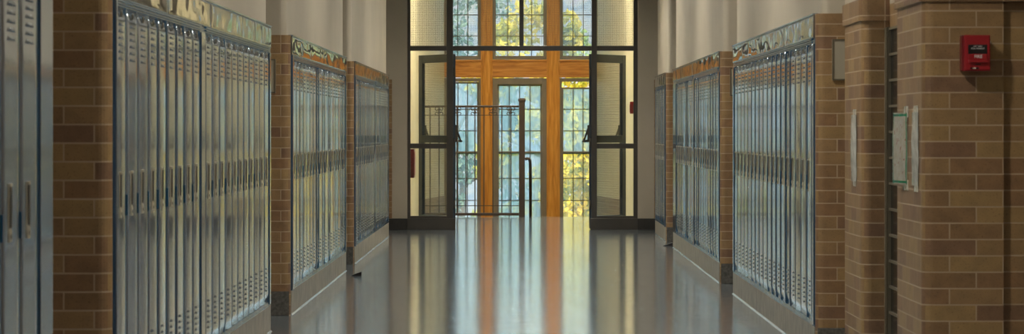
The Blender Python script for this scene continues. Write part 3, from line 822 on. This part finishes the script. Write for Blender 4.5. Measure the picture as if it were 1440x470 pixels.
# ------------------------------------------------------------------ unseen ceiling lamps, mostly added to light corridor and stairs
def lamp(x, y, lab, CEIL=CEIL, gm='globe'):
    r = empty('unseen_ceiling_lamp', (x, y, CEIL)); tag(r, lab, 'ceiling lamp', 'drum lamps along the ceiling')
    rad, n = .17, 32; b = MB(); dp = .062                     # shallow drum: metal rim, made deep enough to hide the opal disc from reflections
    rings = [[b.bm.verts.new((math.cos(2*PI*k/n)*q, math.sin(2*PI*k/n)*q, z)) for k in range(n)] for q, z in ((.001, -.001), (rad+.012, -.001), (rad+.012, -dp), (rad, -dp), (rad, -.012), (.001, -.012))]
    for a, c in zip(rings, rings[1:]):
        for k in range(n): b.bm.faces.new((a[k], a[(k+1) % n], c[(k+1) % n], c[k]))
    b.build('rim', M['steel'], r)
    b = MB(); v = [b.bm.verts.new((math.cos(2*PI*k/n)*(rad-.004), math.sin(2*PI*k/n)*(rad-.004), z)) for z in (-.013, -.018) for k in range(n)]
    b.bm.faces.new(v[:n]); b.bm.faces.new(v[n:])
    for k in range(n): b.bm.faces.new((v[k], v[(k+1) % n], v[n+(k+1) % n], v[n+k]))
    b.build('diffuser', M[gm], r)
for i, (x, y) in enumerate(((.3, 5.0), (.3, 9.85), (.2, 13.4), (.2, 17.0), (.2, 20.6), (.2, 24.2), (.2, 27.8), (.2, 30.4))):  # second lamp follows the alarm's shadow; others are added to light the corridor
    lamp(x, y, '%s unseen drum lamp from the near end of the corridor ceiling' % ORD[i])

lamp(.0, 36.4, 'added drum lamp brightening the walls over the stair landing', TOPH, 'globeadded')  # added lamp, there to brighten the stair-bay walls
# ------------------------------------------------------------------ outdoors
b = MB(); b.box(-40, 40, WB+.3, 120, -3.2, -3.0); struct(b, 'ground', M['grass'], 'lawn outside the stair windows')
def tree(name, x, y, h, r0, n, mat, lab, zmin=-2.6, leaf_s=.09, seed=0):
    rr = random.Random(seed+31)
    root = empty(name, (x, y, -3.0)); tag(root, lab, 'tree', 'trees outside the windows')
    b = MB(); pts = [(0, 0, 0)]; hh = h*.8
    for k in range(1, 7): pts.append((rr.uniform(-.08, .08)*k, rr.uniform(-.08, .08)*k, hh*k/6))
    b.tube(pts, [.13*(1-k*.13) for k in range(7)], 8)
    for k in range(14):
        t = rr.uniform(.25, .95); j = int(t*6); p = Vector(pts[j]); a = rr.uniform(0, 2*PI); L = r0*rr.uniform(.5, .9)
        b.tube([p, p+Vector((math.cos(a)*L*.5, math.sin(a)*L*.5, L*.25)), p+Vector((math.cos(a)*L, math.sin(a)*L, L*.45))], [.035, .022, .01], 6)
    b.build('trunk', M['bark'], root)
    b = MB(); cl = []
    for k in range(60):
        t = rr.random(); zz = (zmin+3.0)+(h-(zmin+3.0))*t; rad = r0*math.sqrt(max(.08, 1-(2*t-.9)**2*.7))
        a = rr.uniform(0, 2*PI); q = rad*math.sqrt(rr.random())
        cl.append((math.cos(a)*q, math.sin(a)*q, zz, rr.uniform(.25, .5)))
    for k in range(n):
        c = cl[rr.randrange(60)]
        d = Vector((rr.gauss(0, 1), rr.gauss(0, 1), rr.gauss(0, 1))).normalized()*c[3]*rr.random()**.4
        p = Vector(c[:3])+d; s = leaf_s*rr.uniform(.6, 1.25)
        u = Vector((rr.gauss(0, 1), rr.gauss(0, 1), rr.gauss(0, 1))).normalized(); v = u.cross(Vector((rr.gauss(0, 1), rr.gauss(0, 1), rr.gauss(0, 1)))).normalized()
        w = u.cross(v)
        vs = [b.bm.verts.new(q) for q in (p-u*s, p+v*s*.5+w*s*.12, p+u*s, p-v*s*.5+w*s*.12)]
        b.bm.faces.new(vs)
    o = b.build('foliage', mat, root)
    return root
TR = [(-3.6, 57, 7.6, 1.7, 'leafg', 'broad green tree at the left of the window view'),
      (-1.3, 62, 7.4, 1.6, 'leafb', 'grey-green tree behind the left stair window'),
      (.3, 55, 6.7, 1.5, 'leafy', 'yellow tree seen through the centre upper window'),
      (1.55, 52, 4.3, 1.05, 'leafy', 'low yellow-green tree seen through the right lower window'),
      (2.2, 65, 7.2, 1.5, 'leafg', 'green tree behind the right stair window'),
      (3.9, 58, 7.4, 1.8, 'leafb', 'grey-green tree at the right of the window view')]
for i, (x, y, h, r0, mt, lab) in enumerate(TR): tree('leafy_tree', x, y, h, r0, 6500, M[mt], lab, seed=i)
b = MB(); nx = 60; g = []
for i in range(nx+1):
    row = []
    for j in range(9):
        u = -60+120*i/nx; v = j/8
        row.append(b.bm.verts.new((u, 85+v*30+3*noise.noise(Vector((u*.1, v*3, 2))), -3.2+v*(15+2.2*noise.noise(Vector((u*.12, 3, 1))))+.5*noise.noise(Vector((u*.5, v*5, 9))))))
    g.append(row)
for i in range(nx):
    for j in range(8):
        f = b.bm.faces.new((g[i][j], g[i+1][j], g[i+1][j+1], g[i][j+1])); f.smooth = True
struct(b, 'hill', M['hill'], 'wooded hillside in the distance')

# ------------------------------------------------------------------ light
w = bpy.data.worlds.new('sky'); SC.world = w; w.use_nodes = True; nt = w.node_tree; nt.nodes.clear()
o = nt.nodes.new('ShaderNodeOutputWorld'); bg = nt.nodes.new('ShaderNodeBackground'); sk = nt.nodes.new('ShaderNodeTexSky')
sk.sky_type = 'NISHITA'; sk.sun_disc = False; sk.sun_elevation = math.radians(38); sk.sun_rotation = math.radians(180); sk.air_density = 1.0; sk.dust_density = 3.0
bg.inputs['Strength'].default_value = 1.12
mu = nt.nodes.new('ShaderNodeMixRGB'); mu.blend_type = 'MULTIPLY'; mu.inputs[0].default_value = 1; mu.inputs[2].default_value = (1, .93, .80, 1)
nt.links.new(sk.outputs[0], mu.inputs[1]); nt.links.new(mu.outputs[0], bg.inputs[0]); nt.links.new(bg.outputs[0], o.inputs[0])
ld = bpy.data.lights.new('sun', 'SUN'); ld.energy = 2.2; ld.angle = .02; ld.color = (1, .93, .8)
lo = bpy.data.objects.new('sun', ld); COL.objects.link(lo)
lo.rotation_euler = Vector((.25, 1, -.75)).to_track_quat('-Z', 'Y').to_euler()

# ------------------------------------------------------------------ camera
cd = bpy.data.cameras.new('camera'); cam = bpy.data.objects.new('camera', cd); COL.objects.link(cam)
cam.location = (0, 0, EYE); cam.rotation_euler = (PI/2, 0, 0)
cd.sensor_width = 36; cd.lens = F/1440*36; cd.shift_x = -(CX-720)/1440; cd.shift_y = -(235-CY)/1440
cd.clip_start = .1; cd.clip_end = 500
cd.dof.use_dof = True; cd.dof.focus_distance = 24; cd.dof.aperture_fstop = 10
SC.camera = cam
vs = SC.view_settings; vs.view_transform = 'Standard'; vs.look = 'None'; vs.gamma = 1; vs.use_curve_mapping = False; vs.exposure = 0
